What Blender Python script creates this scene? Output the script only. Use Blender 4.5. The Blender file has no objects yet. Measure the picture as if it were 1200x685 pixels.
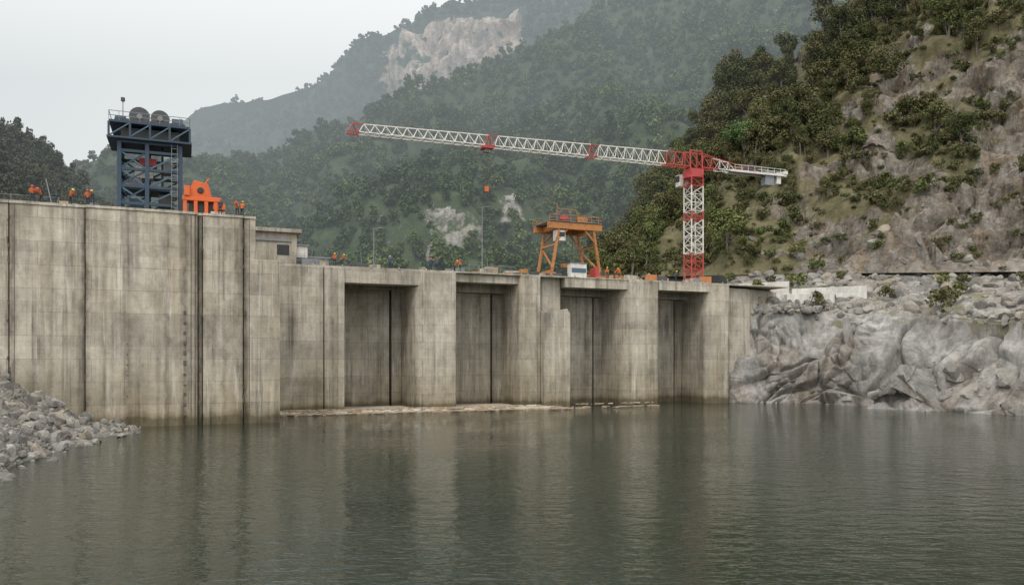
import bpy, math, random, bmesh
import numpy as np
from mathutils import Vector, Matrix, noise, Euler
random.seed(7); np.random.seed(7)
scene=bpy.context.scene
# ---------------------------------------------------------------- helpers
F=920.0; CH=7.0; HZ=422.0
def S(b,e,Y):   # survey reading (bearing, elevation, distance) -> world metres
    return Vector(((b-600)*Y/F, Y, CH+(HZ-e)*Y/F))
TH=math.atan2(27,65); OX,OY=-29.9,102.0
def frame(o):
    o.location=(OX,OY,0); o.rotation_euler=(0,0,TH)
def W(u,v,z):
    c,s=math.cos(TH),math.sin(TH); return Vector((OX+u*c-v*s,OY+u*s+v*c,z))

class NB:
    def __init__(s,mat):
        mat.use_nodes=True; s.t=mat.node_tree; s.n=s.t.nodes; s.n.clear()
    def add(s,typ,ins=None,**kw):
        nd=s.n.new(typ)
        for k,v in kw.items(): setattr(nd,k,v)
        if ins:
            for k,v in ins.items():
                sock=nd.inputs[k]
                if hasattr(v,'is_output'): s.t.links.new(v,sock)
                else: sock.default_value=v
        return nd
    def link(s,a,b): s.t.links.new(a,b)
    def noise(s,vec,scale,detail=4,rough=.55):
        return s.add('ShaderNodeTexNoise',{'Vector':vec,'Scale':scale,'Detail':min(detail,4.5),'Roughness':rough}).outputs['Fac']
    def ramp(s,fac,stops):
        r=s.add('ShaderNodeValToRGB',{'Fac':fac}); e=r.color_ramp.elements
        while len(e)<len(stops): e.new(.5)
        for i,(p,c) in enumerate(stops):
            e[i].position=p; e[i].color=(c,c,c,1) if not isinstance(c,tuple) else (*c,1)
        return r.outputs['Color']
    def mix(s,fac,a,b,mode='MIX'):
        m=s.add('ShaderNodeMixRGB',blend_type=mode)
        for k,v in (('Fac',fac),('Color1',a),('Color2',b)):
            if hasattr(v,'is_output'): s.t.links.new(v,m.inputs[k])
            else: m.inputs[k].default_value=v if not isinstance(v,tuple) else (*v,1)
        return m.outputs['Color']
    def math(s,op,a,b=0.0):
        m=s.add('ShaderNodeMath',operation=op)
        for i,v in enumerate((a,b)):
            if hasattr(v,'is_output'): s.t.links.new(v,m.inputs[i])
            else: m.inputs[i].default_value=v
        return m.outputs[0]
    def mapping(s,vec,scale):
        return s.add('ShaderNodeMapping',{'Vector':vec,'Scale':scale}).outputs[0]
    def out(s,col,rough=.85,bump=None,bstr=.3,bdist=.1,metal=0,spec=.3):
        p=s.add('ShaderNodeBsdfPrincipled',{'Metallic':metal,'Specular IOR Level':spec})
        for k,v in (('Base Color',col),('Roughness',rough)):
            if hasattr(v,'is_output'): s.link(v,p.inputs[k])
            else: p.inputs[k].default_value=(*v,1) if isinstance(v,tuple) else v
        if bump is not None:
            b=s.add('ShaderNodeBump',{'Height':bump,'Strength':bstr,'Distance':bdist}); s.link(b.outputs[0],p.inputs['Normal'])
        o=s.add('ShaderNodeOutputMaterial'); s.link(p.outputs[0],o.inputs[0]); return p

def concrete(name,c1,c2,streak=.55,wet=True,roww=7.3,rowh=2.4,joints=()):
    m=bpy.data.materials.new(name); b=NB(m)
    oc=b.add('ShaderNodeTexCoord').outputs['Object']
    sep=b.add('ShaderNodeSeparateXYZ',{0:oc})
    n1=b.noise(oc,.22,5,.62)
    col=b.mix(b.ramp(n1,[(.34,0.0),(.66,1.0)]),c1,c2)
    uv=b.add('ShaderNodeCombineXYZ',{0:b.math('ADD',sep.outputs[0],b.math('MULTIPLY',sep.outputs[1],.83)),1:sep.outputs[2],2:0.0}).outputs[0]
    wn=b.add('ShaderNodeTexNoise',{'Vector':oc,'Scale':.8,'Detail':1.0}).outputs['Color']
    wob=b.add('ShaderNodeVectorMath',{0:uv,1:b.add('ShaderNodeVectorMath',{0:wn,1:(.12,.12,0)},operation='MULTIPLY').outputs[0]},operation='ADD').outputs[0]
    def brick(w,h,ms,k1,k2,km,off):
        t=b.add('ShaderNodeTexBrick',{'Vector':wob,'Scale':1.0,'Mortar Size':ms,'Mortar Smooth':.6,'Brick Width':w,'Row Height':h,'Color1':(k1,k1,k1,1),'Color2':(k2,k2*.995,k2*.985,1),'Mortar':(km,km,km,1)})
        t.offset=off
        return t
    b1=brick(roww,rowh,.045,.84,1.08,.66,.37); b2=brick(2.4,.6,.018,.95,1.03,.85,.5); b3=brick(40,1.2,.04,.92,1.06,1.24,0)
    col=b.mix(1,col,b1.outputs['Color'],'MULTIPLY'); col=b.mix(.9,col,b2.outputs['Color'],'MULTIPLY')
    col=b.mix(b.ramp(b.noise(oc,.16,3),[(.4,0.15),(.6,1.0)]),col,b.mix(1,col,b3.outputs['Color'],'MULTIPLY'))
    s1=b.noise(b.mapping(oc,(1.3,1.3,.035)),1.0,5,.6)
    s2=b.noise(b.mapping(oc,(.33,.33,.06)),1.0,4,.6)
    s3=b.noise(b.mapping(oc,(3.7,3.7,.09)),1.0,4,.6)
    brk=b.ramp(b.noise(b.mapping(oc,(.5,.5,.22)),1.0,3,.6),[(.38,.25),(.6,1.0)])
    col=b.mix(b.math('MULTIPLY',brk,streak),col,b.ramp(s1,[(.46,1.0),(.57,.7),(.68,.36)]),'MULTIPLY')
    col=b.mix(streak*.8,col,b.ramp(s2,[(.38,(1.1,1.1,1.1)),(.64,(.7,.66,.58))]),'MULTIPLY')
    col=b.mix(b.math('MULTIPLY',brk,streak*.75),col,b.ramp(s3,[(.52,1.0),(.7,.4)]),'MULTIPLY')
    bl=b.noise(b.mapping(oc,(1,1,.7)),.55,5,.75)
    col=b.mix(.7,col,b.ramp(bl,[(.36,.66),(.5,1.0),(.66,1.2)]),'MULTIPLY')
    col=b.mix(b.math('MULTIPLY',b.ramp(b.noise(b.mapping(oc,(1.1,1.1,.09)),1.3,5,.7),[(.58,0.0),(.72,1.0)]),.45),col,(.74,.72,.67))
    if joints:
        jn=b.math('MULTIPLY',b.math('SUBTRACT',b.noise(b.mapping(oc,(.3,.3,.5)),1.0,4,.7),.5),1.3)
        uu=b.math('ADD',sep.outputs[0],jn); acc=None
        for (ju,jw,ja) in joints:
            k=b.math('MAXIMUM',b.math('SUBTRACT',1.0,b.math('DIVIDE',b.math('ABSOLUTE',b.math('SUBTRACT',uu,ju)),jw)),0.0)
            k=b.math('MULTIPLY',k,ja); acc=k if acc is None else b.math('MAXIMUM',acc,k)
        acc=b.math('MULTIPLY',acc,b.ramp(b.noise(b.mapping(oc,(1,1,.35)),.9,4,.7),[(.3,.35),(.6,1.0)]))
        col=b.mix(acc,col,(.085,.072,.055))
    fine=b.noise(oc,5,4,.7)
    col=b.mix(.5,col,b.ramp(fine,[(.3,.78),(.7,1.15)]),'MULTIPLY')
    if wet:
        wz=b.math('ADD',sep.outputs[2],b.math('MULTIPLY',s2,-1.6))
        wf=b.ramp(wz,[(0.0,(.42,.4,.34)),(.25,(.7,.66,.57)),(.8,(1,1,1))])
        col=b.mix(1,col,wf,'MULTIPLY')
        wz2=b.math('MULTIPLY',b.math('ADD',sep.outputs[2],b.math('MULTIPLY',bl,-5.0)),.16)
        col=b.mix(.65,col,b.ramp(wz2,[(0.0,(.76,.72,.62)),(.8,(1,1,1))]),'MULTIPLY')
    b.out(col,.9,fine,.35,.03)
    return m
def paint(name,c,rough=.5,dirt=.35,scale=1.5,metal=0):
    m=bpy.data.materials.new(name); b=NB(m)
    oc=b.add('ShaderNodeTexCoord').outputs['Object']
    n=b.noise(oc,scale,4,.65)
    d=tuple(x*.45+.03 for x in c)
    col=b.mix(b.math('MULTIPLY',b.ramp(n,[(.45,0.0),(.65,1.0)]),dirt),c,d)
    b.out(col,rough,None,.15,.02,metal); return m

M_conc=concrete('concrete',(.375,.345,.288),(.49,.457,.39),.8)
M_concL=concrete('concrete_wall',(.365,.333,.275),(.48,.442,.375),.9,joints=((-27.7,.6,.8),(-24.3,.4,.45),(-21.2,.55,.9),(-19.4,.3,.3),(-17.2,.55,.6),(-13.4,.35,.5),(-11.6,.7,.85),(-10.1,.55,.9),(-7.6,.4,.5),(-5.5,.65,.9),(-36,.6,.5)))
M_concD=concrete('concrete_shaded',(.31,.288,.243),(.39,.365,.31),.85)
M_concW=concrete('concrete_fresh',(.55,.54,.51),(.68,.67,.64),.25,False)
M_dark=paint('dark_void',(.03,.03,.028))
M_joint_shade=paint('joint_and_slot_shade',(.1,.09,.075),.9)
M_silt=paint('silt',(.45,.4,.32),.95,.5,2)
M_steel=paint('steel_grey',(.2,.21,.22),.5)
M_blue=paint('blue_steel',(.035,.06,.09),.6,.5)
M_lblue=paint('dull_blue_panel',(.07,.115,.16),.6)
M_red=paint('red_paint',(.4,.055,.05),.5,.45)
M_white=paint('white_paint',(.6,.58,.54),.55,.45)
M_orange=paint('orange_paint',(.6,.12,.03),.5,.45)
M_yel=paint('gantry_orange',(.4,.17,.055),.6,.7)
M_drum=paint('drum_grey',(.07,.075,.075),.6)
M_wood=paint('driftwood',(.36,.28,.19),.9)
M_cable=paint('cable',(.05,.05,.05))
M_skin=paint('skin',(.35,.2,.13),.6,.1); M_trou=paint('trousers',(.03,.04,.06),.8); M_vest=paint('hivis_vest',(.5,.12,.03),.7,.15)
M_jack=paint('blue_jacket',(.05,.08,.16),.8); M_hr=paint('helmet_red',(.5,.04,.03),.35,.1); M_hy=paint('helmet_yellow',(.6,.4,.05),.35,.1); M_boot=paint('boots',(.03,.025,.02),.8)
M_dk=paint('dark_jacket',(.06,.055,.05),.8)

class MB:
    def __init__(s): s.v=[]; s.f=[]; s.m=[]; s.mats=[]
    def mi(s,mat):
        if mat not in s.mats: s.mats.append(mat)
        return s.mats.index(mat)
    def raw(s,vs,fs,mat):
        o=len(s.v); s.v+= [tuple(x) for x in vs]; i=s.mi(mat)
        for f in fs: s.f.append(tuple(o+k for k in f)); s.m.append(i)
    def box(s,c,d,mat,rz=0,R=None):
        R=R or Matrix.Rotation(rz,3,'Z'); c=Vector(c)
        vs=[c+R@Vector((x*d[0]/2,y*d[1]/2,z*d[2]/2)) for z in(-1,1) for y in(-1,1) for x in(-1,1)]
        s.raw(vs,[(0,2,3,1),(4,5,7,6),(0,1,5,4),(2,6,7,3),(0,4,6,2),(1,3,7,5)],mat)
    def bb(s,x0,x1,y0,y1,z0,z1,mat): s.box(((x0+x1)/2,(y0+y1)/2,(z0+z1)/2),(x1-x0,y1-y0,z1-z0),mat)
    def beam(s,p,q,w,mat,h=None):
        p=Vector(p);q=Vector(q);d=q-p; L=d.length
        if L<1e-6: return
        R=d.to_track_quat('Z','Y').to_matrix(); s.box((p+q)/2,(w,h or w,L),mat,R=R)
    def cyl(s,p,q,r,mat,n=16,r2=None):
        p=Vector(p);q=Vector(q);R=(q-p).to_track_quat('Z','Y').to_matrix(); r2=r if r2 is None else r2
        vs=[p+R@Vector((r*math.cos(a),r*math.sin(a),0)) for a in [2*math.pi*i/n for i in range(n)]]
        vs+=[q+R@Vector((r2*math.cos(a),r2*math.sin(a),0)) for a in [2*math.pi*i/n for i in range(n)]]
        fs=[(i,(i+1)%n,n+(i+1)%n,n+i) for i in range(n)]+[tuple(range(n))[::-1],tuple(range(n,2*n))]
        s.raw(vs,fs,mat)
    def prism(s,poly,z0,z1,mat):
        n=len(poly); vs=[(x,y,z0) for x,y in poly]+[(x,y,z1) for x,y in poly]
        s.raw(vs,[(i,(i+1)%n,n+(i+1)%n,n+i) for i in range(n)]+[tuple(range(n))[::-1],tuple(range(n,2*n))],mat)
    def obj(s,name,inframe=False,bevel=0,parent=None,smooth=False):
        me=bpy.data.meshes.new(name); me.from_pydata(s.v,[],s.f)
        for m in s.mats: me.materials.append(m)
        me.polygons.foreach_set('material_index',s.m)
        if smooth: me.shade_smooth()
        me.update(); o=bpy.data.objects.new(name,me); scene.collection.objects.link(o)
        if inframe: frame(o)
        if bevel:
            b=o.modifiers.new('bevel','BEVEL'); b.width=bevel; b.segments=2; b.limit_method='ANGLE'; b.angle_limit=math.radians(50)
        if parent: o.parent=parent
        return o

# ---------------------------------------------------------------- dam
DZ=19.46; LZ=22.8
dam=bpy.data.objects.new('concrete_dam',None); scene.collection.objects.link(dam); frame(dam)
def part(mb,name,bevel=0): return mb.obj(name,False,bevel,dam)
m=MB()
edges=[-62,-45,-36,-27.95,-21.15,-10.3,-9.85,-5.6,-4.25]
offs=[0,0,.05,0,-.35,.12,-.05,.1]
for i in range(len(edges)-1):
    g=.05
    m.bb(edges[i]+g,edges[i+1]-g,-13.4+offs[i],-10,-6,LZ,M_concL)
m.bb(-5.4,-1.65,-13.38,6,-6,18.3,M_concL)
part(m,'high_wall_panels',.06)
m=MB(); m.bb(-62,-4.3,-12.9,8,-6,LZ-.05,M_joint_shade); part(m,'high_wall_core')
m=MB()
for i in range(len(edges)-1): m.bb(edges[i]+.02,edges[i+1]-.02,-13.4+offs[i]-.12,-12.6,LZ+.003,LZ+.28,M_conc)
for u in (-11.0,-27.4,-5.0,-10.6):
    m.cyl((u,-13.85,-1),(u,-13.85,LZ),.04,M_joint_shade,6)
rn=random.Random(3)
for z in np.arange(1,22,1.1):
    if z<13: m.bb(-11.75,-11.5,-13.85,-13.3,z,z+rn.uniform(.1,.5),M_joint_shade)
    if z<11 and rn.random()<.6: m.bb(-17.28,-17.15,-13.82,-13.6,z,z+.1,M_joint_shade)
for k in range(60):
    u=rn.choice([-27.95,-21.15,-10.3,-9.85,-5.6])+rn.uniform(-.12,.12); z=rn.uniform(0,22)
    m.bb(u-.06,u+.06,-13.46 if u<-21.3 or u>-21.1 else -13.5,-13.2,z,z+rn.uniform(.1,.7),M_joint_shade)
part(m,'high_wall_trim',.02)

def pier_poly(u0,u1,v0,v1,rl,rr,n=8):
    p=[]
    for i in range(n+1):
        a=math.pi+ i/n*math.pi/2; p.append((u0+rl+rl*math.cos(a), v0+rl*1.3+rl*1.3*math.sin(a)))
    for i in range(n+1):
        a=1.5*math.pi+i/n*math.pi/2; p.append((u1-rr+rr*math.cos(a), v0+rr+rr*math.sin(a)))
    p+=[(u1,v1),(u0,v1)]; return p
m=MB()
m.bb(-1.5,5.35,.15,12,-6,DZ,M_conc); m.bb(5.45,8.1,0,12,-6,DZ,M_conc)
part(m,'abutment_wall',.08)
for nm,args in (('pier_1',(17.9,23.9,0,12,1.8,.35)),('pier_3',(51.6,57.9,0,12,2.4,1.2)),('pier_4',(67.3,71.5,0,12,1.4,.8))):
    m=MB(); m.prism(pier_poly(*args),-6,DZ-.02,M_conc); part(m,nm)
m=MB()
m.prism(pier_poly(33.8,37.0,0,12,1.4,.2),-6,DZ-.02,M_conc)
m.prism(pier_poly(38.0,41.4,2.2,12,.5,.3),-6,DZ-.02,M_conc)
m.bb(36.9,38.1,4,11.9,-6,DZ-.1,M_concD)
m.raw([(37.02,-.9,-6),(41.4,-.9,-6),(41.4,2.15,-6),(37.02,2.15,-6),(37.02,-.9,14.0),(40.9,-.9,14.7),(41.4,-.9,13.9),(41.4,2.15,14.2),(37.02,2.15,14.6)],
      [(0,1,6,5,4),(1,2,7,6),(2,3,8,7),(3,0,4,8),(4,5,7,8),(5,6,7)],M_conc)
part(m,'pier_2')
m=MB()
m.prism([(71.52,1.6),(76.5,2.2),(84,4.6),(92,9),(92,14),(71.52,14)],-6,DZ-.35,M_conc)
m.bb(71.6,84,5,6,DZ-.347,DZ+.0,M_conc)
part(m,'right_abutment',.05)
bays=((8.1,17.9),(23.9,33.8),(41.4,51.6),(57.9,67.3))
m=MB()
for a,b_ in bays:
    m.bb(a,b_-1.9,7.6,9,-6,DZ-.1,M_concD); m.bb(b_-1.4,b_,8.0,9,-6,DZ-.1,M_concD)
    m.bb(a,b_,9.4,10,-6,DZ-.3,M_joint_shade)  # dark backing sheet paints in the shade deep in the gate slots
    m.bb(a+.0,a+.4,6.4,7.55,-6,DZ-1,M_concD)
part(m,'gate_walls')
m=MB()
for (a,b_),(t,v0) in zip(bays,((2.0,.5),(1.2,1.2),(1.4,.8),(1.3,.6))):
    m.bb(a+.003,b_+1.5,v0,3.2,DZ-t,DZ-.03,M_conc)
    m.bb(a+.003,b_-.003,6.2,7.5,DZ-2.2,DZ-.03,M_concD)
m.bb(-1.5,84,.7,13.8,DZ,DZ+.22,M_conc)
for u in np.arange(0,71,3.9): m.bb(u,u+.25,.62,.75,DZ+.05,DZ+.4,M_conc)
part(m,'deck',.03)
m=MB(); n=90; vs=[];fs=[]
for i in range(n+1):
    u=-1+ i*41/n; f_=min(1,(n-i)/8)
    w_=(2.6+noise.noise(Vector((u*.5,0,3)))*2.2)*f_+ (.9 if 33<u<42 else 0)
    vs+=[(u,.05,.42+noise.noise(Vector((u,1,0)))*.12),(u,-w_*.5,.27+noise.noise(Vector((u*.9,2,0)))*.12),(u,-w_-.3,-.15)]
for i in range(n):
    for k in (0,1): o=i*3+k; fs.append((o,o+1,o+4,o+3))
m.raw(vs,fs,M_silt)
for a,b_ in bays[:2]: m.bb(a+.02,b_-.02,.1,7.5,-3,.36,M_silt)
part(m,'silt_ledge')
m=MB()
for z in (.55,1.1): m.beam((-1,13,DZ+.22+z),(70,13,DZ+.22+z),.05,M_steel)
for u in np.arange(-1,70,2): m.beam((u,13,DZ+.2),(u,13,DZ+1.35),.05,M_steel)
for a,b_ in ((24.5,33),(1,7)):
    for z in (.55,1.1): m.beam((a,.95,DZ+.22+z),(b_,.95,DZ+.22+z),.045,M_steel)
    for u in np.arange(a,b_,1.6): m.beam((u,.95,DZ+.2),(u,.95,DZ+1.35),.045,M_steel)
m.obj('deck_railing',True)
m=MB()
for z in (.55,1.1): m.beam((-62,-12.2,LZ+z),(-24,-12.2,LZ+z),.04,M_steel)
for u in np.arange(-62,-24,2): m.beam((u,-12.2,LZ-.1),(u,-12.2,LZ+1.2),.04,M_steel)
m.obj('wall_railing',True)
m=MB()
m.bb(-4,2.4,4,9,DZ+.2,24.2,M_conc); m.bb(-4.4,3.0,3.4,9.4,24.2,24.7,M_conc); m.bb(-3.6,1.6,3.8,4.05,23.0,23.3,M_steel)
m.bb(-.2,1.4,3.95,4.02,21.2,22.6,M_dark); m.bb(2.45,3.9,4.5,8,DZ+.2,22.6,M_concW); m.bb(2.3,4.1,4.3,8.2,22.6,22.8,M_steel)
m.bb(4.3,7.0,6,9,DZ+.2,21.2,M_conc); m.bb(4.2,7.2,5.8,9.1,21.2,21.4,M_steel)
m.obj('concrete_hut',True,.03)
for (b,e0,e1,Y) in ((438,312,268,108),(565,322,243,122)):
    p=S(b,e0,Y); q=S(b,e1,Y); m=MB(); p.z=DZ+.2
    m.cyl(p,q,.08,M_steel,8,.05); m.beam(q,q+Vector((.9,0,.15)),.06,M_steel); m.box(q+Vector((.95,0,.12)),(.5,.2,.1),M_steel); m.cyl(p,p+Vector((0,0,.3)),.2,M_steel,8); m.obj('lamp_post')
m=MB()
for i in range(80):
    u=random.choice([random.uniform(2,16),random.uniform(24,41),random.uniform(52,68)]); v=random.uniform(1.8,9); h=random.uniform(.3,1.2)
    m.box((u,v,DZ+.23+h/2),(random.uniform(.4,2.4),random.uniform(.4,1.2),h),random.choice([M_steel,M_wood,M_yel,M_conc,M_drum,M_drum]),random.uniform(-.4,.4))
    if i%3==0: m.beam((u,v,DZ+.2),(u+random.uniform(-.3,.3),v,DZ+random.uniform(1.5,2.6)),.06,M_steel)
for i in range(40):
    u=random.choice([random.uniform(-30,-22.5),random.uniform(-8.8,-4.6),random.uniform(-20.5,-19)]); v=random.uniform(-12.2,-9); h=random.uniform(.2,.9)
    m.box((u,v,LZ+h/2),(random.uniform(.3,1.6),random.uniform(.3,.9),h),random.choice([M_steel,M_wood,M_conc,M_drum]),random.uniform(-.4,.4))
m.obj('construction_materials',True,.02)

# ---------------------------------------------------------------- blue hoist tower
m=MB(); cu,cv=-15.2,-6.7; z0=LZ
hx,hy=3.1,2.4; zt=31.2
cols=[(cu+a*hx,cv+b_*hy) for a in(-1,-.1,1) for b_ in(-1,1)]
for (x,y) in cols: m.beam((x,y,z0),(x,y,zt),.42,M_blue)
for z in (24.4,26.3,28.2,30.2,31.2):
    for y in (cv-hy,cv+hy): m.beam((cu-hx,y,z),(cu+hx,y,z),.3,M_blue)
    for x in (cu-hx,cu-.1*hx,cu+hx): m.beam((x,cv-hy,z),(x,cv+hy,z),.3,M_blue)
zs=[24.4,26.3,28.2,30.2]
for i in range(3):
    for y in (cv-hy,cv+hy):
        m.beam((cu-hx,y,zs[i]),(cu-.1*hx,y,zs[i+1]),.17,M_blue); m.beam((cu-hx,y,zs[i+1]),(cu-.1*hx,y,zs[i]),.17,M_lblue)
        m.beam((cu-.1*hx,y,zs[i]),(cu+hx,y,zs[i+1]),.17,M_lblue)
    for x in (cu-hx,cu+hx): m.beam((x,cv-hy,zs[i]),(x,cv+hy,zs[i+1]),.17,M_blue)
m.bb(cu-4.3,cu+4.3,cv-3.2,cv+3.2,31.35,31.55,M_blue)
m.bb(cu-4.1,cu+4.1,cv-3,cv+3,33.1,33.35,M_blue)
for a in (-4.1,-2,0,2,4.1):
    for y in (-3,3): m.beam((cu+a,cv+y,31.5),(cu+a,cv+y,33.1),.22,M_blue)
for i in range(4):
    a=-4.1+i*2.05
    m.beam((cu+a,cv-3,31.55),(cu+a+2.05,cv-3,33.1),.14,M_lblue)
m.bb(cu-3,cu+3,cv-1.8,cv+1.8,31.6,32.9,M_drum)
for y in (-3,3):
    for zz in (33.8,34.3): m.beam((cu-4.1,cv+y,zz),(cu+4.1,cv+y,zz),.06,M_steel)
    for a in np.arange(-4.1,4.2,1.02): m.beam((cu+a,cv+y,33.3),(cu+a,cv+y,34.3),.05,M_steel)
for a in (-4.1,4.1):
    m.beam((cu+a,cv-3,34.3),(cu+a,cv+3,34.3),.06,M_steel)
for du,r in ((-1.1,.95),(1.0,.85)):
    m.cyl((cu+du,cv-1.8,34.2),(cu+du,cv+1.6,34.2),r,M_drum,20)
    m.cyl((cu+du,cv-1.95,34.2),(cu+du,cv-1.8,34.2),r*1.15,M_drum,20); m.cyl((cu+du,cv+1.6,34.2),(cu+du,cv+1.75,34.2),r*1.15,M_drum,20)
    m.cyl((cu+du,cv-2.1,34.2),(cu+du,cv-1.95,34.2),.3,M_steel,10)
    m.bb(cu+du-.9,cu+du+.9,cv-1.5,cv+1.5,33.4,33.9,M_blue)
m.bb(cu+2.2,cu+3.4,cv-1.5,cv+1,33.36,34.5,M_lblue); m.bb(cu-3.6,cu-2.5,cv-1.5,cv+1,33.36,34.2,M_lblue)
m.bb(cu-3.6,cu+3.6,cv-2.2,cv-1.9,33.353,33.8,M_drum)
m.cyl((cu-2.9,cv,33.3),(cu-2.9,cv,36.4),.05,M_steel,6); m.cyl((cu-2.9,cv,36.3),(cu-2.9,cv,36.7),.22,M_drum,8)
m.bb(cu-1.6,cu+.2,cv-1,cv+1,27.6,28.9,M_white); m.bb(cu-1.2,cu+.6,cv-1.2,cv+.8,28.95,29.8,M_red); m.bb(cu-2.2,cu-.9,cv-1.3,cv,26.4,27.5,M_steel)
m.bb(cu-2.6,cu+2.0,cv-1.6,cv+1.6,26.1,26.3,M_blue)
m.bb(cu+.8,cu+2.4,cv-1.2,cv+1,24.6,25.8,M_drum); m.bb(cu-2.2,cu-.8,cv-1.2,cv+1,23,25.2,M_lblue); m.bb(cu+1.3,cu+2.3,cv-1,cv+1,28.4,29.6,M_steel)
m.cyl((cu+1.2,cv-.5,26.3),(cu+1.2,cv-.5,31.3),.12,M_cable,8); m.cyl((cu-.6,cv-.5,23),(cu-.6,cv-.5,31.3),.04,M_cable,6)
for i in range(14):
    m.beam((cu+2.2,cv-2.7,23+i*.6),(cu+2.8,cv-2.7,23+i*.6),.05,M_steel)
for x in (2.2,2.8): m.beam((cu+x,cv-2.7,22.8),(cu+x,cv-2.7,31.3),.06,M_steel)
m.obj('gate_hoist_tower',True,.0)
m=MB(); cu,cv=-10.0,-10.3
m.bb(cu-1.9,cu+1.9,cv-1,cv+1,LZ,LZ+.5,M_orange)
for x in (-1.6,-.5,.6,1.6):
    m.bb(cu+x-.2,cu+x+.2,cv-.9,cv+.9,LZ+.5,LZ+2.3,M_orange)
m.bb(cu-1.9,cu+2.1,cv-.95,cv+.95,LZ+2.0,LZ+2.5,M_orange)
m.raw([(cu-1.5,cv-.8,LZ+2.5),(cu+1.2,cv-.8,LZ+2.5),(cu+.8,cv-.8,LZ+4.0),(cu-.7,cv-.8,LZ+4.3),(cu-1.5,cv+.8,LZ+2.5),(cu+1.2,cv+.8,LZ+2.5),(cu+.8,cv+.8,LZ+4.0),(cu-.7,cv+.8,LZ+4.3)],
      [(0,1,2,3),(7,6,5,4),(0,4,5,1),(1,5,6,2),(2,6,7,3),(3,7,4,0)],M_orange)
m.cyl((cu,cv-.95,LZ+3.2),(cu,cv+.95,LZ+3.2),.35,M_dark,12); m.bb(cu+1.3,cu+2.6,cv-.7,cv+.5,LZ+1.2,LZ+1.9,M_orange)
m.bb(cu-1.2,cu+1.4,cv-.3,cv+.5,LZ+.5,LZ+2.0,M_drum); m.bb(cu-1.7,cu-1.1,cv-1.1,cv-.4,LZ+2.5,LZ+3.6,M_orange)
m.beam((cu+.4,cv,LZ+4),(cu+.9,cv,LZ+4.8),.15,M_orange)
m.obj('orange_lifting_machine',True,.06)

# ---------------------------------------------------------------- gantry crane
m=MB(); cu,cv=44.6,6.0; z0=DZ+.25
W2,D2=3.5,2.6; zt=27.4
for a in (-1,1):
    for b_ in (-1,1):
        m.beam((cu+a*(W2+.7),cv+b_*D2,z0+.9),(cu+a*(W2-.5),cv+b_*D2,zt),.42,M_yel,.34)
        m.bb(cu+a*(W2+.7)-.5,cu+a*(W2+.7)+.5,cv+b_*D2-.6,cv+b_*D2+.6,z0,z0+.8,M_yel)
    m.beam((cu+a*(W2+.7),cv-D2,z0+1),(cu+a*(W2+.7),cv+D2,z0+1),.4,M_yel)
    m.beam((cu+a*W2,cv-D2,z0+5.2),(cu+a*W2,cv+D2,z0+5.2),.28,M_yel)
    m.beam((cu+a*(W2+.5),cv-D2,z0+1.4),(cu+a*W2*.97,cv+D2,z0+5),.22,M_yel)
for b_ in (-1,1):
    m.bb(cu-W2-1.3,cu+W2+.9,cv+b_*D2-.35,cv+b_*D2+.35,zt-.1,zt+.9,M_yel)
    m.beam((cu-W2+.2,cv+b_*D2,zt-1.9),(cu-W2+2.0,cv+b_*D2,zt-.1),.25,M_yel)
    m.beam((cu+W2-.2,cv+b_*D2,zt-1.9),(cu+W2-2.0,cv+b_*D2,zt-.1),.25,M_yel)
    for zz in (1.5,2.0): m.beam((cu-W2-1.3,cv+b_*3.2,zt+zz),(cu+W2+.9,cv+b_*3.2,zt+zz),.06,M_yel)
    for x in np.arange(-W2-1.3,W2+1,1.2): m.beam((cu+x,cv+b_*3.2,zt+.9),(cu+x,cv+b_*3.2,zt+2),.06,M_yel)
for a in (-1,1): m.bb(cu+a*(W2-.4)-.35,cu+a*(W2-.4)+.35,cv-D2+.3,cv+D2-.3,zt,zt+.8,M_yel)
m.bb(cu-W2-1.2,cu+W2+.8,cv-3.1,cv+3.1,zt+1.003,zt+1.1,M_steel)
m.bb(cu-2.6,cu+.4,cv-1.8,cv+1.8,zt+1.3,zt+2.3,M_drum); m.cyl((cu-1.4,cv-1.6,zt+2.5),(cu-1.4,cv+1.6,zt+2.5),.7,M_drum,14)
m.bb(cu+.8,cu+2.6,cv-1.5,cv+1.5,zt+1.1,zt+2.2,M_yel); m.bb(cu-2.4,cu-1.0,cv-1.95,cv-1.83,zt+1.5,zt+2.1,M_red)
m.beam((cu-2,cv,zt+2.2),(cu-2,cv,zt+4.3),.08,M_yel); m.beam((cu+1.8,cv,zt+2.2),(cu+1.2,cv,zt+3.6),.08,M_yel); m.beam((cu-2,cv,zt+3.6),(cu+1.2,cv,zt+3.5),.08,M_yel)
for x in (-3.4,-2.9,2.9,3.3): m.beam((cu+x,cv,zt+1),(cu+x+.1,cv,zt+3.0),.07,M_drum)
m.bb(cu+2.9,cu+4.0,cv-2.6,cv+.2,zt+2.0,zt+2.1,M_steel)
m.bb(cu-3.4,cu-1.9,cv-2.7,cv-1.4,zt-1.9,zt-.3,M_white)
m.bb(cu-3.3,cu-2.0,cv-2.74,cv-2.69,zt-1.3,zt-.6,M_dark)
for x in (-.6,.7):
    m.cyl((cu+x,cv,z0+2.6),(cu+x,cv,zt+1),.04,M_cable,6)
m.bb(cu-1.2,cu+1.3,cv-.4,cv+.4,z0+2.0,z0+2.6,M_yel)
for i in range(12): m.beam((cu+W2-.1,cv-D2-.35,z0+1+i*.55),(cu+W2+.45,cv-D2-.35,z0+1+i*.55),.04,M_yel)
m.obj('gantry_crane',True)
m=MB(); m.bb(42.9,45.6,1.8,3.0,DZ+.3,DZ+2.4,M_white); m.bb(43.0,45.5,1.76,1.795,DZ+1.0,DZ+1.7,M_lblue)
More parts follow.
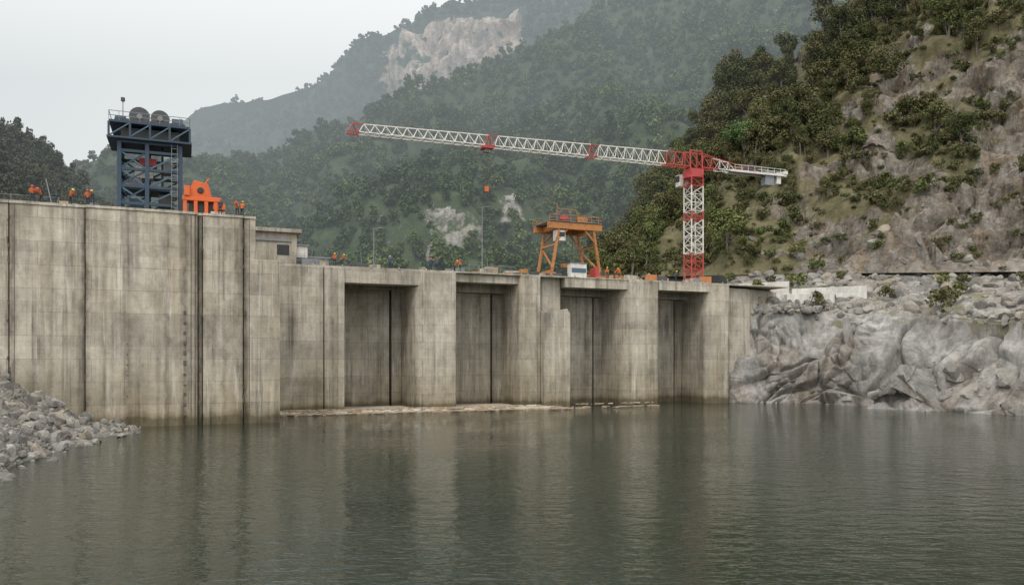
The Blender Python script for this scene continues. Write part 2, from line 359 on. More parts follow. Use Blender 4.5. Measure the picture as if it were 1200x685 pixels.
for x in (43,45.4): m.bb(x-.1,x+.1,1.9,2.9,DZ+.22,DZ+.3,M_steel)
m.bb(42.8,45.7,1.7,3.1,DZ+2.403,DZ+2.5,M_steel); m.obj('control_cabinet',True,.02)
m=MB(); m.bb(47.2,49.4,1.6,3.2,DZ+.23,DZ+1.5,M_yel); m.bb(47.0,47.6,1.5,3.3,DZ+.23,DZ+1.9,M_red); m.cyl((48.3,1.55,DZ+1.1),(48.3,3.3,DZ+1.1),.45,M_drum,12); m.obj('winch',True,.04)

# ---------------------------------------------------------------- tower crane
m=MB(); B=Vector((31.2,135,0)); d=Vector((-.934,-.357,0)).normalized(); pz=Vector((0,0,1)); sd=d.cross(pz)
R=1.15; zb=DZ+.2; zt=38.2
def cpt(a,b_,z): return B+d*a+sd*b_+pz*z
bay=1.5; nb=int((zt-zb)/bay)+1
for i in range(nb):
    za=zb+i*(zt-zb)/nb; zc=zb+(i+1)*(zt-zb)/nb
    mt=M_red if (i<4 or i==nb-1 or i==nb-5) else M_white
    for a,b_ in ((-R,-R),(R,-R),(R,R),(-R,R)): m.beam(cpt(a,b_,za),cpt(a,b_,zc),.2,mt)
    for (p,q) in (((-R,-R),(R,-R)),((R,-R),(R,R)),((R,R),(-R,R)),((-R,R),(-R,-R))):
        m.beam(cpt(*p,za),cpt(*q,za),.11,mt)
        if i%2: p,q=q,p
        m.beam(cpt(*p,za),cpt(*q,zc),.11,mt)
m.box(cpt(0,0,zb+.1),(4.5,4.5,.5),M_conc,math.atan2(d.y,d.x))
ang=math.atan2(d.y,d.x)
m.cyl(cpt(0,0,zt),cpt(0,0,zt+.5),1.7,M_red,20); m.box(cpt(0,0,zt+1.0),(2.6,2.4,1.0),M_red,ang)
m.box(cpt(1.0,2.0,zt-.1),(1.7,1.3,2.0),M_white,ang); m.box(cpt(1.9,2.0,zt+.2),(.06,1.1,1.0),M_dark,ang)
for a in (-1.2,1.2):
    for b_ in (-.9,.9): m.beam(cpt(a,b_,zt+1.4),cpt(a,b_*.8,zt+4.6),.18,M_red)
for b_ in (-.75,.75): m.beam(cpt(-1.2,b_,zt+4.6),cpt(1.2,b_,zt+4.6),.18,M_red); m.beam(cpt(-1.2,b_,zt+1.9),cpt(1.2,b_,zt+4.5),.12,M_red)
ZJ=zt+1.9
def jib(s0,s1,n,h0,h1,wd,col):
    for i in range(n):
        a=s0+(s1-s0)*i/n; c=s0+(s1-s0)*(i+1)/n; ha=h0+(h1-h0)*i/n; hc=h0+(h1-h0)*(i+1)/n; mt=col((a+c)/2)
        mid=(a+c)/2; hm=(ha+hc)/2
        for b_ in (-wd,wd):
            m.beam(cpt(a,b_,ZJ),cpt(c,b_,ZJ),.14,mt)
            m.beam(cpt(a,b_,ZJ),cpt(mid,0,ZJ+hm),.085,mt); m.beam(cpt(mid,0,ZJ+hm),cpt(c,b_,ZJ),.085,mt)
        m.beam(cpt(a,-wd,ZJ),cpt(a,wd,ZJ),.08,mt); m.beam(cpt(a,-wd,ZJ),cpt(c,wd,ZJ),.06,mt)
        m.beam(cpt(a-(c-a)/2 if i else a,0,ZJ+ha),cpt(mid,0,ZJ+hm),.15,mt)
def jc(s):
    if s<5.8 or 18.9<s<20.6 or 36.6<s<38.8 or s>58: return M_red
    return M_white
jib(1.2,59,36,2.4,1.35,.8,jc)
jib(-1.2,-8,4,2.4,1.4,.8,lambda s:M_red if s>-5 else M_white)
for b_ in (-.8,.8):
    m.beam(cpt(-7,b_,ZJ),cpt(-19,b_,ZJ),.3,M_white,.35)
    m.beam(cpt(-8,b_,ZJ+1.1),cpt(-19,b_,ZJ+1.1),.07,M_white)
    for s in np.arange(8,19.2,1.4): m.beam(cpt(-s,b_,ZJ),cpt(-s,b_,ZJ+1.1),.06,M_white)
    m.beam(cpt(-1.2,b_*.3,ZJ+2.6),cpt(-13,b_,ZJ+.2),.1,M_red)
m.box(cpt(-13,0,ZJ+.16),(11,1.5,.08),M_steel,ang)
m.box(cpt(-12,0,ZJ+.8),(2.2,1.2,1.1),M_drum,ang); m.box(cpt(-15.6,0,ZJ-.6),(1.9,1.2,2.5),M_steel,ang); m.box(cpt(-17.6,0,ZJ-.5),(.9,1.2,2.0),M_white,ang); m.box(cpt(-18.8,0,ZJ+.5),(.7,2.2,.6),M_white,ang)
m.box(cpt(37.6,0,ZJ-.3),(1.8,1.9,.3),M_red,ang); m.box(cpt(37.6,0,ZJ-.7),(.9,.9,.5),M_steel,ang)
for b_ in (-.25,.25): m.cyl(cpt(37.6,b_,ZJ-.9),cpt(37.6,b_*.5,33.8),.025,M_cable,6)
m.box(cpt(37.6,0,33.5),(.55,.35,.8),M_orange,ang); m.cyl(cpt(37.6,0,33.1),cpt(37.6,0,32.5),.08,M_cable,8); m.beam(cpt(37.6,0,32.5),cpt(37.9,0,32.3),.1,M_cable)
m.obj('tower_crane')

# ---------------------------------------------------------------- workers
def worker(u,v,z,face,lean=0,arms=0,hm=M_hr,top=M_vest,frame_=True):
    J={};E=[]
    def add(n,p,r): J[n]=(Vector(p),r)
    L=lean
    def tl(x,y,zz):
        dz=zz-.95; return (x,y-math.sin(L)*dz,.95+math.cos(L)*dz)
    add('pel',(0,0,.95),.15); add('sp',tl(0,0,1.15),.14); add('ch',tl(0,0,1.34),.165); add('nk',tl(0,0,1.49),.065); add('hd',tl(0,-.02,1.6),.095); add('ht',tl(0,-.02,1.69),.08)
    for s,k in ((-1,'l'),(1,'r')):
        add('sh'+k,tl(s*.2,0,1.41),.07)
        if arms==0: el=tl(s*.27,.02,1.13); hn=tl(s*.27,-.06,.88); fg=tl(s*.27,-.08,.78)
        elif arms==1: el=tl(s*.27,-.02,1.13); hn=tl(s*.17,-.26,1.12); fg=tl(s*.13,-.36,1.14)
        else: el=tl(s*.24,-.16,1.2); hn=tl(s*.2,-.42,1.15 if s>0 else 1.3); fg=tl(s*.18,-.52,1.16 if s>0 else 1.34)
        add('el'+k,el,.052); add('hn'+k,hn,.036); add('fg'+k,fg,.028)
        add('hp'+k,(s*.1,0,.88),.105); add('kn'+k,(s*.13,-.04*(s>0),.5),.068); add('an'+k,(s*.15,.02-.06*(s>0),.1),.05); add('to'+k,(s*.17,-.16,.05),.045)
        E+=[('ch','sh'+k),('sh'+k,'el'+k),('el'+k,'hn'+k),('hn'+k,'fg'+k),('pel','hp'+k),('hp'+k,'kn'+k),('kn'+k,'an'+k),('an'+k,'to'+k)]
    E+=[('pel','sp'),('sp','ch'),('ch','nk'),('nk','hd'),('hd','ht')]
    ks=list(J); me=bpy.data.meshes.new('w'); me.from_pydata([J[k][0] for k in ks],[(ks.index(a),ks.index(b_)) for a,b_ in E],[])
    o=bpy.data.objects.new('w',me); scene.collection.objects.link(o)
    o.modifiers.new('s','SKIN'); ss=o.modifiers.new('ss','SUBSURF'); ss.levels=1
    for i,k in enumerate(ks):
        sv=me.skin_vertices[0].data[i]; sv.radius=(J[k][1],J[k][1]*(.75 if k in('ch','sp','pel') else 1)); sv.use_root=(k=='pel')
    dg=bpy.context.evaluated_depsgraph_get(); nm=bpy.data.meshes.new_from_object(o.evaluated_get(dg))
    bpy.data.objects.remove(o)
    mats=[M_trou,top,M_skin,hm,M_boot]; nm.materials.clear()
    for x in mats: nm.materials.append(x)
    fgs=[J['fgl'][0],J['fgr'][0]]; nk=J['nk'][0]; hd=J['hd'][0]
    for p in nm.polygons:
        c=p.center; i=1 if c.z>.97 else 0
        if c.z<.13: i=4
        if L<.5:
            if c.z<=.97 and abs(c.x)>.225 : i=1
        if min((c-f).length for f in fgs)<.09: i=2
        if (c-hd).length<.17 and c.z>nk.z-.02: i=2
        if L>=.5 and c.y<-.12 and i==0 and c.z>.5: i=1
        p.material_index=i
    nm.shade_smooth()
    up=(J['ht'][0]-J['hd'][0]).normalized(); Rm=up.to_track_quat('Z','Y').to_matrix(); n=12
    vs=[];fs=[]; base=J['hd'][0]+up*.045
    prof=[(.19,-.005),(.135,.01),(.13,.06),(.1,.11),(.05,.14),(.005,.147)]
    for (r,h) in prof:
        for i in range(n):
            a=2*math.pi*i/n; vs.append(base+Rm@Vector((r*math.cos(a),r*1.12*math.sin(a),h)))
    for k in range(len(prof)-1):
        for i in range(n): fs.append((k*n+i,k*n+(i+1)%n,(k+1)*n+(i+1)%n,(k+1)*n+i))
    ob=bpy.data.objects.new('worker',nm); scene.collection.objects.link(ob)
    hme=bpy.data.meshes.new('helmet'); hme.from_pydata(vs,[],fs); hme.materials.append(hm); hme.shade_smooth()
    ho=bpy.data.objects.new('helmet',hme); scene.collection.objects.link(ho); ho.parent=ob
    p=W(u,v,z); ob.location=p; ob.rotation_euler=(0,0,TH+face)
    return ob
lt=LZ+.28
for a in [(-26.0,-12.9,lt,.3,.1,1,M_hr),(-25.2,-12.8,lt,-.6,.9,2,M_hr),(-30.5,-12.9,lt,.5,.2,0,M_hy,M_dk),(-22.6,-12.9,lt,1.0,.5,2,M_hy),(-21.0,-12.8,lt,0,.1,1,M_hr),(-20.4,-12.9,lt,-1.2,.3,2,M_hy,M_dk),
          (-8.0,-12.9,lt,.4,.1,0,M_hr,M_dk),(-6.2,-12.9,lt,-.4,.7,2,M_hr),(-5.7,-12.8,lt,2.6,.2,1,M_hy)]: worker(*a)
dz=DZ+.22
for a in [(7.0,1.2,dz,0,.1,1,M_hy),(7.9,1.3,dz,1.4,.5,2,M_hy,M_vest),(14.6,1.2,dz,-.8,0,0,M_hy,M_jack),(20.4,1.2,dz,.2,.2,0,M_hr,M_jack),(21.3,1.1,dz,-.5,0,1,M_hr,M_jack),(24.0,1.3,dz,1,.6,2,M_hy),(24.8,1.3,dz,.2,.1,1,M_hr),
          (48.8,1.1,dz,0,.1,1,M_hy),(50.2,1.2,dz,1.2,.7,2,M_hy),(50.9,1.1,dz,-.3,0,0,M_hr),(61.5,1.2,dz,.5,.2,1,M_hy,M_jack)]: worker(*a)

# ---------------------------------------------------------------- terrain
def rockmat(name,c1,c2,stain,veg1,veg2,sc=1.0,bd=.6,vs=.55,st=(1,1,.35),stk=.5):
    m=bpy.data.materials.new(name); b=NB(m)
    oc=b.add('ShaderNodeNewGeometry').outputs['Position']
    at=b.add('ShaderNodeAttribute',attribute_name='rock').outputs['Fac']
    n1=b.noise(oc,.12*sc,8,.65); n2=b.noise(oc,.9*sc,8,.75); n3=b.noise(b.mapping(oc,st),.25*sc,6,.7); n4=b.noise(b.mapping(oc,(1.3,1.3,.25)),.8*sc,6,.7)
    v=b.add('ShaderNodeTexVoronoi',{'Vector':b.add('ShaderNodeVectorMath',{0:oc,1:b.add('ShaderNodeVectorMath',{0:b.add('ShaderNodeTexNoise',{'Vector':oc,'Scale':.4*sc,'Detail':3.0}).outputs['Color'],1:(3/sc,3/sc,3/sc)},operation='MULTIPLY').outputs[0]},operation='ADD').outputs[0],'Scale':.3*sc},feature='DISTANCE_TO_EDGE').outputs['Distance']
    rock=b.mix(b.ramp(n1,[(.35,0.0),(.65,1.0)]),c1,c2)
    rock=b.mix(b.math('MULTIPLY',b.ramp(n3,[(.48,0.0),(.66,1.0)]),.6),rock,stain)
    rock=b.mix(.75,rock,b.ramp(n2,[(.3,.5),(.5,.95),(.75,1.25)]),'MULTIPLY')
    rock=b.mix(stk,rock,b.ramp(n4,[(.4,1.15),(.62,.42)]),'MULTIPLY')
    rock=b.mix(vs,rock,b.ramp(v,[(0.0,.3),(.04,.85),(.15,1.0)]),'MULTIPLY')
    veg=b.mix(b.ramp(b.noise(oc,.3*sc,6,.7),[(.35,0.0),(.65,1.0)]),veg1,veg2)
    f=b.ramp(b.math('ADD',at,b.math('MULTIPLY',b.math('SUBTRACT',n2,.5),.7)),[(.42,0.0),(.56,1.0)])
    col=b.mix(f,veg,rock)
    b.out(col,.92,n2,.8,bd,spec=.15); return m
M_right=rockmat('hillside_rock',(.14,.125,.105),(.27,.247,.215),(.22,.155,.095),(.08,.078,.042),(.16,.14,.08),1,.5)
M_bank=rockmat('bank_rock',(.19,.183,.172),(.34,.33,.31),(.25,.205,.155),(.13,.13,.08),(.19,.17,.13),.6,.25,.15,(.9,.5,.5),.65)
M_mid=rockmat('mountain_mid',(.32,.3,.26),(.46,.44,.4),(.25,.21,.16),(.045,.065,.035),(.085,.11,.055),.35,2)
M_far=rockmat('mountain_far',(.34,.25,.2),(.66,.56,.5),(.32,.21,.15),(.04,.06,.045),(.06,.08,.055),.12,5,.4,(1.6,1.6,.3),.85)
M_left=rockmat('hill_left',(.2,.2,.19),(.3,.3,.29),(.2,.17,.13),(.05,.06,.04),(.07,.08,.05),.5,1)
M_lbk=rockmat('gravel',(.17,.16,.14),(.26,.245,.22),(.2,.17,.13),(.17,.16,.13),(.22,.2,.17),2,.15)

def interp(line,px):
    if px<=line[0][0]: a=line[0]; return a[1],a[2]
    for a,b_ in zip(line,line[1:]):
        if px<=b_[0]:
            t=(px-a[0])/(b_[0]-a[0]); return a[1]+(b_[1]-a[1])*t, a[2]+(b_[2]-a[2])*t
    return line[-1][1],line[-1][2]
def facet(p,s,k=2.6):   # blocky but continuous: tilted blocks separated by cracks
    q=p*s; dd,pts=noise.voronoi(q); c=pts[0]; r=noise.cell_vector(c*7.3)-Vector((.5,.5,.5))
    w_=min(1.0,(dd[1]-dd[0])*k); w_=w_*(2-w_)
    return (r.x*.7+.35+(q-c).dot(r)*1.5)*w_-.3
def loft(name,lines,p0,p1,nu,nvs,mat,disp,rockf,back=None,smooth=False):
    grid=[]
    for iu in range(nu+1):
        px=p0+(p1-p0)*iu/nu
        ctl=[S(px,*interp(l,px)) for l in lines]
        if back: e=ctl[-1]; dirn=Vector((e.x,e.y,0)).normalized(); ctl.append(e+dirn*back[0]+Vector((0,0,-back[1])))
        col=[]
        for k in range(len(ctl)-1):
            for j in range(nvs[k]): col.append(ctl[k].lerp(ctl[k+1],j/nvs[k]))
        col.append(ctl[-1]); grid.append(col)
    nvt=len(grid[0]); verts=[];rk=[]
    for iu in range(nu+1):
        for j in range(nvt):
            p=grid[iu][j]
            a=grid[min(iu+1,nu)][j]-grid[max(iu-1,0)][j]; b_=grid[iu][min(j+1,nvt-1)]-grid[iu][max(j-1,0)]
            n=a.cross(b_); n=n.normalized() if n.length>1e-9 else Vector((0,0,1))
            if n.z<0: n=-n
            px=p0+(p1-p0)*iu/nu; t=j/(nvt-1)
            r=rockf(p,px,t,j); q=p+n*disp(p,r,px,t,j); verts.append(q); rk.append(r)
    fs=[]
    for iu in range(nu):
        for j in range(nvt-1):
            o=iu*nvt+j; fs.append((o,o+nvt,o+nvt+1,o+1))
    me=bpy.data.meshes.new(name); me.from_pydata(verts,[],fs); me.materials.append(mat)
    at=me.attributes.new('rock','FLOAT','POINT'); at.data.foreach_set('value',rk)
    if smooth: me.shade_smooth()
    ob=bpy.data.objects.new(name,me); scene.collection.objects.link(ob)
    return ob,verts,rk,nvt,nu
def fn(p,s): return noise.fractal(p*s,1.0,2.0,4)
HR=[[(690,335,190),(760,324,182),(860,322,162),(1000,320,155),(1200,318,137),(1500,318,112)],
    [(690,332,230),(760,292,220),(860,240,205),(1000,195,195),(1200,170,175),(1500,150,145)],
    [(690,334,290),(720,300,288),(745,256,282),(800,192,270),(850,146,262),(900,92,255),(960,40,250),(1020,-40,245),(1200,-215,220),(1500,-400,180)]]
def rf_right(p,px,t,j):
    base=1.02-t*1.25 if px>840 else .35-t
    base+= (px-990)/200*.5*(1 if t<.62 else .4)
    if px<930: base-= .25
    return max(0,min(1,base*.62+.17+fn(p,.045)*.9+fn(p,.15)*.35))
def dp_right(p,r,px,t,j):
    e=min(1,t*12)
    q=p+noise.noise_vector(p*.06)*4; q=Vector((q.x,q.y,q.z*.6))
    return e*(fn(p,.02)*6+ fn(p,.08)*2 + r*(facet(q,.07)*9+facet(q,.2)*3.4+facet(q,.55)*1.2))
right=loft('rocky_hillside',HR,690,1500,360,[110,90,12],M_right,dp_right,rf_right,(70,50))
BK=[[(860,495,122),(960,500,120),(1080,505,109),(1200,520,91),(1500,560,62)],
    [(860,472,129),(960,473,126.5),(1080,479,113),(1200,490,95),(1500,520,66)],
    [(860,410,132),(960,415,129.5),(1080,418,118),(1200,430,100),(1500,430,71)],
    [(860,352,137),(960,364,136),(1080,366,125),(1200,368,107),(1500,365,80)],
    [(860,338,150),(960,338,146),(1080,338,140),(1200,340,124),(1500,345,98)],
    [(860,318,166),(1000,315,159),(1200,314,141),(1500,314,116)]]
def rf_bank(p,px,t,j): return max(0,min(1,.9+fn(p,.12)*.3 - (.3 if j>110 else 0)+ (0 if j<110 else fn(p,.3)*.3)))
A1=Vector((.62,.2,.76)).normalized(); A2=Vector((.76,.1,-.64)).normalized(); A3=A1.cross(A2)
def dp_bank(p,r,px,t,j):
    e=1 if 8<j<104 else max(.35,1-(j-104)*.04) if j>=104 else .5
    p2=p+noise.noise_vector(p*.09)*3.5+noise.noise_vector(p*.3)*.5
    q=Vector((p2.dot(A1)*.42,p2.dot(A2),p2.dot(A3)*.7))
    rough_=max(0,min(1,.25+fn(p,.06)*3))
    return e*(fn(p,.05)*2.6+facet(q,.09,4)*5.5+facet(q,.2,5)*2.2+facet(p2,.5)*1.1*rough_+fn(p,.5)*.2)+.1
bank=loft('rock_bank',BK,852,1500,520,[10,60,56,34,40],M_bank,dp_bank,rf_bank)
LB=[[(-300,700,42),(0,585,44),(60,545,54),(110,520,66),(165,506,76)],
    [(-300,680,40),(0,560,46.7),(60,527,61),(110,508,75),(165,499,84)],
    [(-300,540,52),(0,500,58),(60,490,68),(110,490,79),(165,497,86)],
    [(-300,430,72),(0,441,76),(60,470,80),(110,488,84),(165,500,88)],
    [(-300,420,84),(0,438,84),(60,466,86),(110,486,88),(165,502,90)]]
left=loft('gravel_bank',LB,-300,165,120,[8,30,40,8],M_lbk,lambda p,r,px,t,j: fn(p,.2)*.6+facet(p,.8)*.35-.05,lambda p,px,t,j:.6+fn(p,.2)*.4)
MM=[[(60,345,330),(330,345,325),(560,340,310),(700,340,305),(1000,340,330)],
    [(60,290,400),(190,280,420),(310,258,430),(430,238,430),(560,228,425),(640,220,425),(720,205,430),(1000,190,430)],
    [(60,262,520),(200,228,600),(300,198,620),(430,152,650),(560,112,680),(640,74,700),(720,20,720),(820,-60,720),(1100,-170,700)]]
def seen(p): return 600+p.x*920/p.y, 422-(p.z-7)*920/p.y
def rf_mid(p,px,t,j):
    q=p+Vector((0,0,min(1,t*6)*(fn(p,.006)*38)*.85)); x_,e=seen(q)   # elevation after the large relief
    g=0; w_=fn(p,.05)*14
    cx=512+(300-e)*1.55+w_
    if 262<e<330: g=max(g,.8-abs(x_-cx)/26)
    if 228<e<256: g=max(g,.62-abs(x_-(600+w_))/45)
    if 255<e<298 and 440<x_<545: g=max(g,.33)
    return max(0,min(1,g+fn(p,.025)*.34+fn(p,.07)*.25))
def dp_mid(p,r,px,t,j): return min(1,t*6)*(fn(p,.006)*38+fn(p,.02)*12+facet(p,.04)*5*r)
mid=loft('forested_mountain',MM,60,1100,260,[80,80,10],M_mid,dp_mid,rf_mid,(200,120))
FM=[[(-100,300,800),(1100,300,800)],
    [(-100,290,1000),(95,262,1000),(215,215,980),(370,185,950),(520,145,930),(700,60,900),(1100,0,900)],
    [(-100,262,1300),(40,240,1300),(95,213,1300),(130,192,1280),(215,143,1250),(245,120,1200),(370,98,1150),(430,56,1100),(520,20,1050),(600,-20,1050),(800,-120,1000),(1100,-150,1000)]]
def rf_far(p,px,t,j):
    x_,e=seen(p); w_=fn(p,.01)*16
    top=60-(px-450)*.26+w_; bot=150-(px-450)*.42+w_
    if 440<px<620:
        g=min((e-top)/7,(bot-e)/12,(px-445)/10,(618-px)/12); g=max(-.5,min(.8,g+.25))
        return max(0,min(1,g+fn(p,.014)*.6+fn(p,.05)*.35))
    return max(0,fn(p,.01)*.35+ (.35 if (200<px<300 and 140<e<160) else 0)+(.3 if 600<px<700 and e<40 else 0))
def dp_far(p,r,px,t,j): 
    q=p+noise.noise_vector(p*.01)*20; q=Vector((q.x*1.3,q.y,q.z*.35))
    return min(1,t*5)*(fn(p,.004)*40+fn(p,.013)*14+(facet(q,.018)*26+facet(q,.05)*15)*r)
far=loft('distant_mountain',FM,-100,1100,360,[40,120,8],M_far,dp_far,rf_far,(300,250))
LH=[[(-300,340,200),(0,340,220),(150,340,260),(220,340,262)],
    [(-300,-60,300),(-100,62,330),(0,142,340),(40,174,335),(75,203,330),(110,230,320),(150,268,310),(220,335,300)]]
lefth=loft('wooded_hill',LH,-300,220,90,[60,8],M_left,lambda p,r,px,t,j: min(1,t*6)*(fn(p,.015)*7+fn(p,.06)*2),lambda p,px,t,j:max(0,.1+fn(p,.03)*.4),(100,80))
def plane(name,x0,x1,y0,y1,z,mat):
    me=bpy.data.meshes.new(name); me.from_pydata([(x0,y0,z),(x1,y0,z),(x1,y1,z),(x0,y1,z)],[],[(0,1,2,3)]); me.materials.append(mat)
    o=bpy.data.objects.new(name,me); scene.collection.objects.link(o); return o
M_gr=paint('valley_floor',(.12,.11,.08),.95,.5,.02)
plane('ground',-6000,6000,-3000,9000,-5,M_gr)
mw=bpy.data.materials.new('water'); b=NB(mw)
oc=b.add('ShaderNodeNewGeometry').outputs['Position']
wv=b.mapping(oc,(.75,1.35,1))
w1=b.noise(wv,.9,2,.5); w2=b.noise(wv,3.4,2,.55); w3=b.noise(oc,.06,3,.55)
amp=b.ramp(w3,[(.38,.4),(.62,1.1)])
crest=b.ramp(b.noise(b.mapping(oc,(1.0,1.9,1)),2.6,2,.5),[(.58,0.0),(.74,1.0)])
hgt=b.math('MULTIPLY',b.math('ADD',b.math('ADD',w1,b.math('MULTIPLY',w2,.28)),b.math('MULTIPLY',crest,.32)),amp)
colw=b.mix(b.ramp(b.noise(oc,.03,3,.5),[(.35,0.0),(.65,1.0)]),(.019,.026,.018),(.027,.034,.023))
pw=b.out(colw,.03,hgt,1.0,.1,spec=.5); pw.inputs['IOR'].default_value=1.33
plane('water',-400,400,-250,170,0,mw)

# ---------------------------------------------------------------- scattering
def protocoll(name,obs):
    c=bpy.data.collections.new(name)
    for o in obs: c.objects.link(o)
    return c
def scatter(name,pts,rots,scs,coll):
    me=bpy.data.meshes.new(name); me.from_pydata([tuple(p) for p in pts],[],[])
    a=me.attributes.new('rot','FLOAT_VECTOR','POINT'); a.data.foreach_set('vector',np.array(rots,dtype='f').ravel())
    a=me.attributes.new('scl','FLOAT_VECTOR','POINT'); a.data.foreach_set('vector',np.array(scs,dtype='f').ravel())
    ob=bpy.data.objects.new(name,me); scene.collection.objects.link(ob)
    g=bpy.data.node_groups.new(name,'GeometryNodeTree')
    g.interface.new_socket('Geometry',in_out='INPUT',socket_type='NodeSocketGeometry'); g.interface.new_socket('Geometry',in_out='OUTPUT',socket_type='NodeSocketGeometry')
    N=g.nodes; gi=N.new('NodeGroupInput'); go=N.new('NodeGroupOutput'); ip=N.new('GeometryNodeInstanceOnPoints'); ci=N.new('GeometryNodeCollectionInfo')
    ci.inputs['Collection'].default_value=coll; ci.inputs['Separate Children'].default_value=True; ci.inputs['Reset Children'].default_value=True
    L=g.links.new; L(gi.outputs[0],ip.inputs['Points']); L(ci.outputs[0],ip.inputs['Instance']); ip.inputs['Pick Instance'].default_value=True
    for nm,s in (('rot','Rotation'),('scl','Scale')):
        na=N.new('GeometryNodeInputNamedAttribute'); na.data_type='FLOAT_VECTOR'; na.inputs['Name'].default_value=nm; L(na.outputs['Attribute'],ip.inputs[s])
    L(ip.outputs[0],go.inputs[0])
    md=ob.modifiers.new('scatter','NODES'); md.node_group=g; return ob
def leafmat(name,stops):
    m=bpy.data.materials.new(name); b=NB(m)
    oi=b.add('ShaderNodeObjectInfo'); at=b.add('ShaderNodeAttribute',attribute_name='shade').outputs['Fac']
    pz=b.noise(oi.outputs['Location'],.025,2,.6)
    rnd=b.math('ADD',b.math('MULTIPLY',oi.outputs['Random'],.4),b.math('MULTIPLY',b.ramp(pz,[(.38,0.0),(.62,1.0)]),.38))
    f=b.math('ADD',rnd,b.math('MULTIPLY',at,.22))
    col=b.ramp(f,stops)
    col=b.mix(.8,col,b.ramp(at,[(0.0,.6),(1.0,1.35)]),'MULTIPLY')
    d1=b.add('ShaderNodeBsdfDiffuse',{'Color':col}); b.add('ShaderNodeOutputMaterial',{0:d1.outputs[0]}); return m
M_leaf=leafmat('foliage_near',[(0.0,(.05,.06,.03)),(.3,(.085,.097,.042)),(.5,(.13,.118,.06)),(.7,(.105,.135,.052)),(.85,(.17,.17,.07)),(1.0,(.21,.165,.085))])
M_leafb=leafmat('foliage_bright',[(0.0,(.1,.15,.06)),(1.0,(.14,.2,.08))])
M_leafm=leafmat('foliage_mid',[(0.0,(.04,.06,.035)),(.3,(.065,.095,.045)),(.6,(.1,.14,.055)),(.8,(.14,.185,.07)),(1.0,(.185,.205,.085))])
M_leaff=leafmat('foliage_far',[(0.0,(.05,.07,.05)),(.5,(.07,.095,.058)),(1.0,(.1,.13,.07))])
M_leafl=leafmat('foliage_left',[(0.0,(.06,.068,.052)),(.5,(.085,.095,.065)),(1.0,(.11,.11,.075))])
M_bark=paint('bark',(.15,.13,.105),.9)
def tree(name,H,Rc,nl,ls,mat,trunk=True,seed=0,flat=1.0,lobes=9):
    rnd=np.random.RandomState(seed); mb=MB()
    lob=[]
    for i in range(lobes):
        a=rnd.uniform(0,6.28); t=rnd.uniform(.3,1); rr=Rc*.75*rnd.uniform(.2,1)*(1.15-abs(t-.6)*.9)
        lob.append((np.array([rr*math.cos(a),rr*math.sin(a),H*(.2+.68*t)]),Rc*rnd.uniform(.24,.46),rnd.uniform(0,1)))
    if trunk:
        mb.cyl((0,0,-.5),(rnd.uniform(-.2,.2),rnd.uniform(-.2,.2),H*.55),H*.028,M_bark,7,H*.014)
        for c,r,s in lob[:6]:
            mb.cyl((0,0,H*rnd.uniform(.2,.45)),tuple(c),H*.012,M_bark,5,H*.004)
    sh=[0.5]*len(mb.f)
    vs=[];fs=[];sh2=[]
    for i in range(nl):
        c,r,s=lob[rnd.randint(lobes)]
        dv=rnd.normal(size=3); dv/=np.linalg.norm(dv); rr=r*(rnd.uniform(.6,1.18)); p=c+dv*rr*np.array([1,1,.75*flat])
        n=dv+rnd.normal(size=3)*.5; n[2]+=.45; n/=np.linalg.norm(n)
        t=np.cross(n,rnd.normal(size=3)); t/=np.linalg.norm(t); bt=np.cross(n,t); z=ls*rnd.uniform(.6,1.35)
        o=len(vs); vs+=[p-t*z*.5,p+bt*z*.42+n*z*.1,p+t*z*.5,p-bt*z*.42+n*z*.1]; fs.append((o,o+1,o+2,o+3))
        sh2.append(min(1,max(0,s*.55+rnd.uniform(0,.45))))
    mb.raw(vs,fs,mat)
    me=bpy.data.meshes.new(name); me.from_pydata(mb.v,[],mb.f)
    for x in mb.mats: me.materials.append(x)
    me.polygons.foreach_set('material_index',mb.m)
    a=me.attributes.new('shade','FLOAT','FACE'); a.data.foreach_set('value',sh+sh2)
    return bpy.data.objects.new(name,me)
near=protocoll('near_tree_kinds',[tree('near_kind',9,3.5,1500,.42,M_leaf,True,i,1.1,12) for i in range(6)])
shr=protocoll('shrub_kinds',[tree('shrub_kind',1.9,1.4,320,.28,M_leaf,False,20+i,1.0,6) for i in range(4)])
midc=protocoll('mid_tree_kinds',[tree('mid_kind',9,4,260,1.3,M_leafm,False,40+i,1.1,8) for i in range(5)])
leftc=protocoll('left_tree_kinds',[tree('left_kind',9,4,350,1.0,M_leafl,False,50+i,1.1,8) for i in range(4)])
farc=protocoll('far_tree_kinds',[tree('far_kind',11,5.5,120,2.8,M_leaff,False,60+i,1.0,6) for i in range(4)])
def sample(T,N,dens,jmax):
    ob,V,rk,nvt,nu=T; out=[]
    for _ in range(N):
        iu=random.random()*(nu-1); j=random.random()*(jmax-1); i0=int(iu); j0=int(j); a=V[i0*nvt+j0]; b_=V[(i0+1)*nvt+j0]; c=V[i0*nvt+j0+1]
        area=(b_-a).cross(c-a).length
        p=a+(b_-a)*(iu-i0)+(c-a)*(j-j0); r=rk[i0*nvt+j0]
        out.append((p,r,area,i0/nu,j0))
    am=np.percentile([o[2] for o in out],92)
    return [o for o in out if random.random()<min(1,o[2]/am)*dens(o[0],o[1],o[3],o[4])]
def up(n,s0,s1):
    rots=[(random.uniform(-.12,.12),random.uniform(-.12,.12),random.uniform(0,6.28)) for _ in range(n)]; scs=[]
    for _ in range(n):
        s=random.uniform(s0,s1)*random.choice([.7,.9,1,1.25]); scs.append((s,s,s*random.uniform(.8,1.35)))
    return rots,scs
def dn_tree(p,r,u,j):
    k=1 if r<.3 else .12 if r<.5 else 0
    if fn(p,.035)<-.1: k*=.3
    return k*(1 if j>80 else .3)
